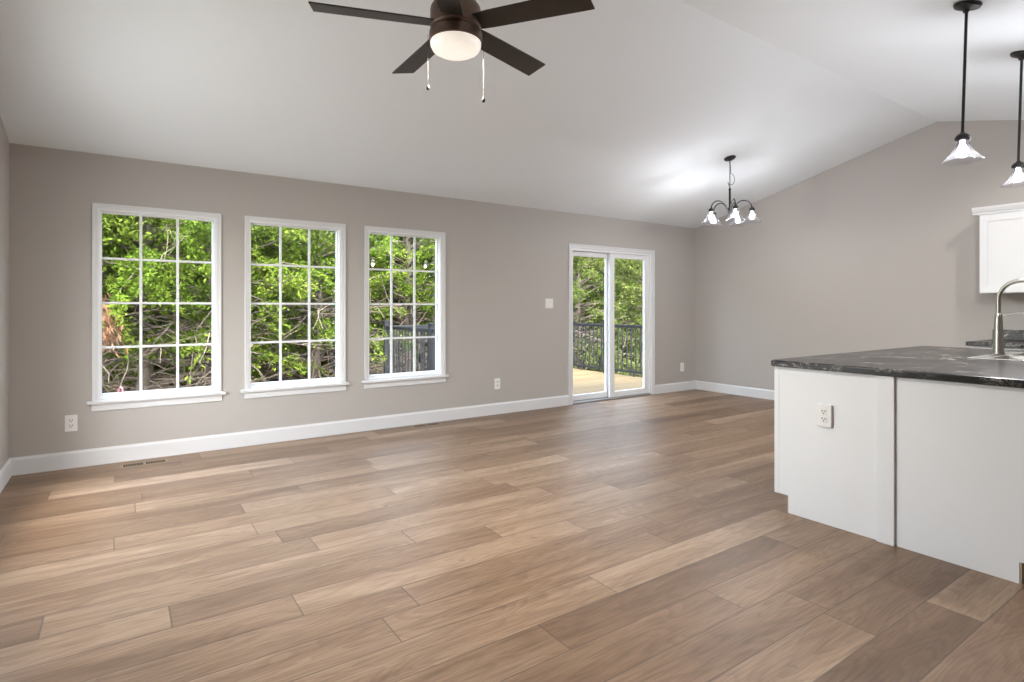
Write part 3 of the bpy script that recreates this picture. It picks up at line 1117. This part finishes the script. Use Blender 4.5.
# recessed downlights in the kitchen ceiling; the camera-side one is added as fill
for DX, DY, watts, lab in ((6.05, 1.25, 38, 'round white recessed downlight in the ceiling near the upper cabinets'),
                           (4.75, 0.05, 75, 'added round fill downlight in the ceiling on the camera side of the island')):
    r = empty('recessed_downlight', (DX, DY, ceil_z(DY)), lab, 'ceiling light', 'recessed kitchen downlights')
    T = Matrix.Translation((DX, DY, ceil_z(DY) - 0.001)) @ Matrix.Rotation(math.atan(S2), 4, 'X')
    MB().lathe([(0.062, 0.0), (0.085, 0.0), (0.083, -0.006), (0.066, -0.009), (0.062, -0.004)], T, 32).build('trim_ring', M['trim'], r, True)
    MB().lathe([(0, -0.002), (0.062, -0.002), (0.062, -0.004), (0, -0.004)], T, 32).build('lens', M['downlight'], r)
    lamp('downlight_lamp', 'SPOT', (DX, DY, ceil_z(DY) - 0.02), watts, (1.0, 0.95, 0.89), spot_size=R_(168), spot_blend=0.5, shadow_soft_size=0.06)

# ------------------------------------------------------------------ outdoors: deck, railing, ground, trees
KX0, KX1, KY0, KY1, KZ = 3.86, 7.92, YW + 0.152, 9.70, -0.05
m = MB()
y = KY0
while y < KY1 - 0.01:
    m.box(KX0, KX1, y, min(y + 0.140, KY1), KZ - 0.028, KZ)
    y += 0.146
m.build('deck_boards', M['deck']).name = 'deck'
dk = bpy.data.objects['deck']
tag(dk, 'new yellow pine deck boards outside the sliding door', 'deck', kind='structure')
m = MB()
m.box(KX0, KX1, KY1 - 0.04, KY1, KZ - 0.26, KZ - 0.029).box(KX0, KX0 + 0.04, KY0, KY1 - 0.041, KZ - 0.26, KZ - 0.029).box(KX1 - 0.04, KX1, KY0, KY1 - 0.041, KZ - 0.26, KZ - 0.029)
attach(m.build('rim_joists', M['deck']), dk)
m = MB()
for x in (KX0 + 0.1, (KX0 + KX1) / 2, KX1 - 0.1):
    m.box(x - 0.07, x + 0.07, KY1 - 0.2, KY1 - 0.06, -2.2, KZ - 0.029)
attach(m.build('support_posts', M['deck']), dk)


def railing(p0, p1, posts, label):
    p0, p1 = Vector(p0), Vector(p1)
    L = (p1 - p0).length
    d = (p1 - p0) / L
    n = Vector((-d.y, d.x, 0))
    r = empty('deck_railing', tuple(p0), label, 'railing', 'deck railings')

    def bar(m, a, b, w, z0, z1):
        q0, q1 = p0 + d * a, p0 + d * b
        c = [q0 - n * w, q1 - n * w, q1 + n * w, q0 + n * w]
        m.prism([(v.x, v.y) for v in c], 'z', KZ + z0, KZ + z1)
    ends = posts
    if posts[0] == 'between':                  # this one spans from the corner posts of the two side railings
        posts = posts[1:]
        ends = [-0.039] + posts + [L + 0.039]
    for k, s in enumerate(posts):
        m = MB()
        bar(m, s - 0.038, s + 0.038, 0.038, 0, 1.03)
        po = m.build('post', M['railing'], r, bevel=0.003)
        m = MB()
        bar(m, s - 0.048, s + 0.048, 0.048, 1.03, 1.048)
        m.build('post_cap', M['railing'], po, bevel=0.004)
    for a, b in zip(ends[:-1], ends[1:]):
        m = MB()
        bar(m, a + 0.039, b - 0.039, 0.024, 0.935, 0.965)
        bar(m, a + 0.039, b - 0.039, 0.016, 0.905, 0.935)
        m.build('top_rail', M['railing'], r, bevel=0.004)
        m = MB()
        bar(m, a + 0.039, b - 0.039, 0.016, 0.07, 0.105)
        bar(m, (a + b) / 2 - 0.012, (a + b) / 2 + 0.012, 0.012, 0, 0.07)
        m.build('bottom_rail', M['railing'], r, bevel=0.002)
        nb = int((b - a) / 0.112)
        for k in range(1, nb):
            s = a + (b - a) * k / nb
            m = MB()
            bar(m, s - 0.0095, s + 0.0095, 0.0095, 0.1055, 0.9045)
            m.build('baluster', M['railing'], r)
    return r


railing((KX0 + 0.06, KY1 - 0.06, KZ), (KX0 + 0.06, KY0 + 0.10, KZ), [0, 1.79, 3.58], 'black metal deck railing seen through the third window, on the left side of the deck')
railing((KX1 - 0.06, KY1 - 0.06, KZ), (KX1 - 0.06, KY0 + 0.10, KZ), [0, 1.49, 2.98, 3.80], 'black metal deck railing seen through the sliding door, on the right side of the deck')
railing((KX0 + 0.110, KY1 - 0.06, KZ), (KX1 - 0.110, KY1 - 0.06, KZ), ['between', 1.27, 2.56], 'black metal deck railing along the outer edge of the deck, behind the side ones')

# ground, falling away below the deck and rising towards the trees
gx = np.linspace(-14, 34, 49)
gy = np.linspace(YW + 0.152, 40, 37)
rng = np.random.default_rng(5)
verts, faces = [], []
for j, y in enumerate(gy):
    for i, x in enumerate(gx):
        h = -1.7 + min(max((y - 8.5) * 0.16, 0), 1.6) + 0.07 * rng.standard_normal()
        verts.append((x, y, h))
for j in range(len(gy) - 1):
    for i in range(len(gx) - 1):
        a = j * len(gx) + i
        faces.append((a, a + 1, a + 1 + len(gx), a + len(gx)))
me = bpy.data.meshes.new('ground')
me.from_pydata(verts, [], faces)
me.materials.append(M['soil'])
go = bpy.data.objects.new('ground', me)
COL.objects.link(go)
tag(go, kind='structure')


def ground_z(y):
    return -1.7 + min(max((y - 8.5) * 0.16, 0), 1.6)


def leaf_object(name, P, D, rng, mat, parent, size=(0.05, 0.095), width=0.40, flat=0.55):
    """a mesh of small pointed leaf sprays at points P heading along D"""
    n = len(P)
    L = rng.uniform(size[0], size[1], n)[:, None]
    Wd = L * width * rng.uniform(0.7, 1.3, (n, 1))
    up = rng.standard_normal((n, 3)) * (1 - flat) + np.array([0, -0.25, 1.0]) * flat
    side = np.cross(D, up)
    side /= np.linalg.norm(side, axis=1, keepdims=True) + 1e-9
    nrm = np.cross(side, D)
    a = P
    b = P + D * L * 0.45 + side * Wd * 0.5 + nrm * L * 0.08
    c = P + D * L
    d = P + D * L * 0.45 - side * Wd * 0.5 + nrm * L * 0.08
    V = np.stack([a, b, c, d], 1).reshape(-1, 3)
    me = bpy.data.meshes.new(name)
    me.vertices.add(4 * n)
    me.vertices.foreach_set('co', V.astype(np.float32).ravel())
    me.loops.add(4 * n)
    me.loops.foreach_set('vertex_index', np.arange(4 * n, dtype=np.int32))
    me.polygons.add(n)
    me.polygons.foreach_set('loop_start', np.arange(0, 4 * n, 4, dtype=np.int32))
    me.polygons.foreach_set('loop_total', np.full(n, 4, dtype=np.int32))
    at = me.attributes.new('tint', 'FLOAT', 'FACE')
    clump = 0.5 + 0.22 * np.sin(P[:, 0] * 2.3 + P[:, 2] * 1.7) * np.sin(P[:, 1] * 1.9 - P[:, 2] * 2.9)
    at.data.foreach_set('value', np.clip(clump + 0.17 * rng.standard_normal(n), 0, 1).astype(np.float32))
    me.update()
    me.validate()
    me.materials.append(mat)
    o = bpy.data.objects.new(name, me)
    COL.objects.link(o)
    attach(o, parent)
    return o


def bent(p, d, L, rng, droop, n=5, wig=0.12):
    pts = [np.array(p, float)]
    d = np.array(d, float)
    for k in range(n):
        d = d + np.array([0, 0, -droop / n]) + rng.standard_normal(3) * wig
        d /= np.linalg.norm(d)
        pts.append(pts[-1] + d * L / n)
    return np.array(pts)


def make_tree(seed, H, R, leafmat, label, loc, dead_h=1.9, nb=80, spray=13, per=13, dead_n=46, live_h=1.5, leaf=(0.05, 0.095)):
    rng = np.random.default_rng(seed)
    root = empty('cedar_tree', loc, label, 'tree', 'trees beyond the windows')
    base = np.array(loc)
    tr = [base + np.array([0.05 * H * 0.1 * math.sin(k), 0.04 * math.cos(2 * k), H * k / 8.0]) for k in range(9)]
    tr[0] = tr[0] - np.array([0, 0, 0.15])
    MB().tube([tuple(p) for p in tr], [0.13 * (1 - 0.85 * k / 8) + 0.01 for k in range(9)], 9).build('trunk', M['bark'], root, True)
    bm_ = MB()
    P, D = [], []
    for b in range(nb):
        f = (b + rng.random()) / nb
        z = live_h + (H - live_h) * f
        az = rng.uniform(0, 2 * PI)
        L = R * (1 - 0.75 * f ** 1.6) * rng.uniform(0.75, 1.15)
        d = np.array([math.cos(az), math.sin(az), 0.25 + 0.5 * f])
        d /= np.linalg.norm(d)
        path = bent(base + np.array([0, 0, z]), d, L, rng, 0.55)
        bm_.tube([tuple(q) for q in path], [0.028 * (1 - k / 5.5) for k in range(6)], 5, False)
        for s in range(spray):
            u = rng.uniform(0.28, 1.0) * 5
            k = min(int(u), 4)
            q = path[k] + (path[k + 1] - path[k]) * (u - k)
            bd = path[k + 1] - path[k]
            bd /= np.linalg.norm(bd)
            sd = bd + rng.standard_normal(3) * np.array([0.7, 0.7, 0.35])
            sd /= np.linalg.norm(sd)
            sl = rng.uniform(0.18, 0.42)
            for e in range(per):
                w = rng.random()
                q2 = q + sd * sl * w + np.array([0, 0, -0.10 * w * w]) + rng.standard_normal(3) * 0.022
                ld = sd + rng.standard_normal(3) * 0.55
                P.append(q2)
                D.append(ld / np.linalg.norm(ld))
    bm_.build('branches', M['bark'], root)
    leaf_object('foliage', np.array(P), np.array(D), rng, leafmat, root, leaf)
    if dead_n:
        db = MB()
        for b in range(dead_n):
            z = rng.uniform(0.15, dead_h)
            az = rng.uniform(0, 2 * PI)
            d = np.array([math.cos(az), math.sin(az), rng.uniform(-0.15, 0.55)])
            d /= np.linalg.norm(d)
            L = R * rng.uniform(0.6, 1.1)
            path = bent(base + np.array([0, 0, z]), d, L, rng, 0.35, 6, 0.16)
            r0 = rng.uniform(0.011, 0.024)
            db.tube([tuple(q) for q in path], [r0 * (1 - k / 7.5) for k in range(7)], 4, False)
            for s in range(5):
                k = rng.integers(1, 6)
                d2 = path[k] - path[k - 1]
                d2 = d2 / np.linalg.norm(d2) + rng.standard_normal(3) * 0.6
                d2 /= np.linalg.norm(d2)
                p2 = bent(path[k], d2, L * rng.uniform(0.2, 0.45), rng, 0.2, 3, 0.15)
                db.tube([tuple(q) for q in p2], [0.009, 0.0075, 0.005, 0.003], 3, False)
        db.build('dead_branches', M['twig'], root)
    return root


protos = [
    make_tree(1, 5.3, 2.0, M['leaf'], '', (-0.9, 10.3, ground_z(10.3)), 2.7, 110, 18, 20, 90, 2.5),
    make_tree(2, 5.5, 2.1, M['leaf'], '', (1.3, 10.8, ground_z(10.8)), 2.3, 110, 18, 20, 70, 1.7),
    make_tree(3, 5.2, 2.1, M['leaf_olive'], '', (9.9, 11.3, ground_z(11.3)), 2.0, 125, 19, 20, 60, 0.7),
    make_tree(4, 5.6, 2.4, M['leaf'], '', (-3.0, 13.6, ground_z(13.6)), 2.4, 140, 20, 20, 30, 0.4, (0.10, 0.17)),
]
spots = [(1, 3.2, 11.4, 200, 1.0), (1, 5.4, 12.0, 80, 1.0), (2, 7.8, 12.2, 130, 1.0), (2, 12.0, 10.6, 250, 1.0), (2, 14.2, 12.4, 30, 1.0), (0, 0.3, 10.1, 260, 0.95),
         (3, -0.6, 14.0, 300, 1.0), (3, 1.7, 13.8, 20, 1.0), (3, 4.0, 14.2, 150, 1.0), (3, 6.3, 14.6, 220, 1.0),
         (3, 8.8, 14.4, 70, 1.0), (3, 11.3, 14.5, 160, 1.0), (3, 13.9, 15.0, 320, 1.0), (3, 16.8, 15.0, 40, 1.0),
         (3, 0.8, 16.6, 190, 1.05), (3, 3.4, 17.0, 100, 1.05), (3, 12.6, 17.2, 10, 1.05), (3, 15.8, 17.6, 270, 1.05), (3, 5.8, 17.2, 0, 1.05), (3, 8.2, 17.4, 90, 1.05), (3, 10.4, 17.4, 200, 1.05)]
trees = list(protos)
for (k, x, y, rot, sc) in spots:
    c = copy_tree(protos[k])
    c.location = (x, y, ground_z(y))
    c.rotation_euler = (0, 0, R_(rot))
    c.scale = (sc, sc, sc)
    trees.append(c)
tl = ['green cedar with bare lower twigs outside the left edge of the first window',
      'green cedar with bare lower twigs between the first and second windows',
      'olive green tree behind the railing in the sliding door, left of centre',
      'dense cedar in the back row farthest left of the first window',
      'green cedar filling most of the second window',
      'green cedar filling the third window behind the deck railing',
      'olive green tree behind the left pane of the sliding door',
      'olive green tree nearest the right pane of the sliding door',
      'olive green tree deeper behind the right pane of the sliding door',
      'green cedar with a mass of bare twigs below, in the middle of the first window',
      'dense cedar in the back row behind the left of the first window',
      'dense cedar in the back row between the first and second windows',
      'dense cedar in the back row between the second and third windows',
      'dense cedar in the back row behind the third window',
      'dense cedar in the back row behind the left door pane',
      'dense cedar in the back row behind the middle of the door',
      'dense cedar in the back row behind the right door pane',
      'dense cedar in the back row right of the sliding door',
      'dense cedar in the farthest row behind the first window',
      'dense cedar in the farthest row behind the second window',
      'dense cedar in the farthest row behind the right part of the right door pane',
      'dense cedar in the farthest row right of the sliding door view',
      'dense cedar in the farthest row behind the third window',
      'dense cedar in the farthest row just right of the third window view',
      'dense cedar in the farthest row behind the left door pane']
for o, l in zip(trees, tl):
    o['label'] = l

# rust-brown dead bough at the left of the first window
rng = np.random.default_rng(9)
r = empty('dead_cedar_bough', (0.05, 8.6, 0.6), 'rust brown dead cedar bough hanging at the left of the first window', 'branch')
pts = bent((-0.42, 9.0, 1.5), (0.35, -0.50, 0.0), 0.7, rng, 1.2, 5, 0.08)
MB().tube([(-0.86, 10.25, 1.42), (-0.62, 9.6, 1.52)] + [tuple(q) for q in pts], [0.026, 0.023, 0.02, 0.017, 0.014, 0.011, 0.008, 0.005], 6).build('stem', M['bark'], r)
P, D = [], []
for s in range(900):
    u = rng.uniform(0.4, 5)
    k = min(int(u), 4)
    q = pts[k] + (pts[k + 1] - pts[k]) * (u - k) + rng.standard_normal(3) * np.array([0.10, 0.14, 0.05])
    d = np.array([rng.standard_normal() * 0.35, rng.standard_normal() * 0.35, -1.0])
    P.append(q + np.array([0, 0, -rng.random() * 0.2]))
    D.append(d / np.linalg.norm(d))
leaf_object('dead_foliage', np.array(P), np.array(D), rng, M['leaf_dead'], r, (0.07, 0.14), 0.22, 0.2)

# pink flagging ribbon on a twig
r = empty('pink_ribbon', (-0.02, 8.0, -1.7), 'small pink flagging ribbon at the bottom of the first window', 'ribbon')
q = Vector((-0.02, 8.0, 0.24))
rb = [q + Vector(v) for v in ((0, 0, 0), (0.004, 0, 0.06), (0.025, -0.003, 0.078), (0.045, -0.006, 0.055), (0.05, -0.006, 0.0))]
m = MB()
for a, b in zip(rb[:-1], rb[1:]):
    w = Vector((0.005, 0.010, 0.003))
    m.face([a - w, b - w, b + w, a + w])
bmesh.ops.remove_doubles(m.bm, verts=m.bm.verts, dist=1e-5)
bmesh.ops.solidify(m.bm, geom=m.bm.faces[:], thickness=0.002)
m.build('tape', M['pink'], r)
MB().tube([(q.x + 0.003, 8.008, -1.75), (q.x, 8.008, q.z + 0.02)], 0.005, 6).build('twig', M['twig'], r)
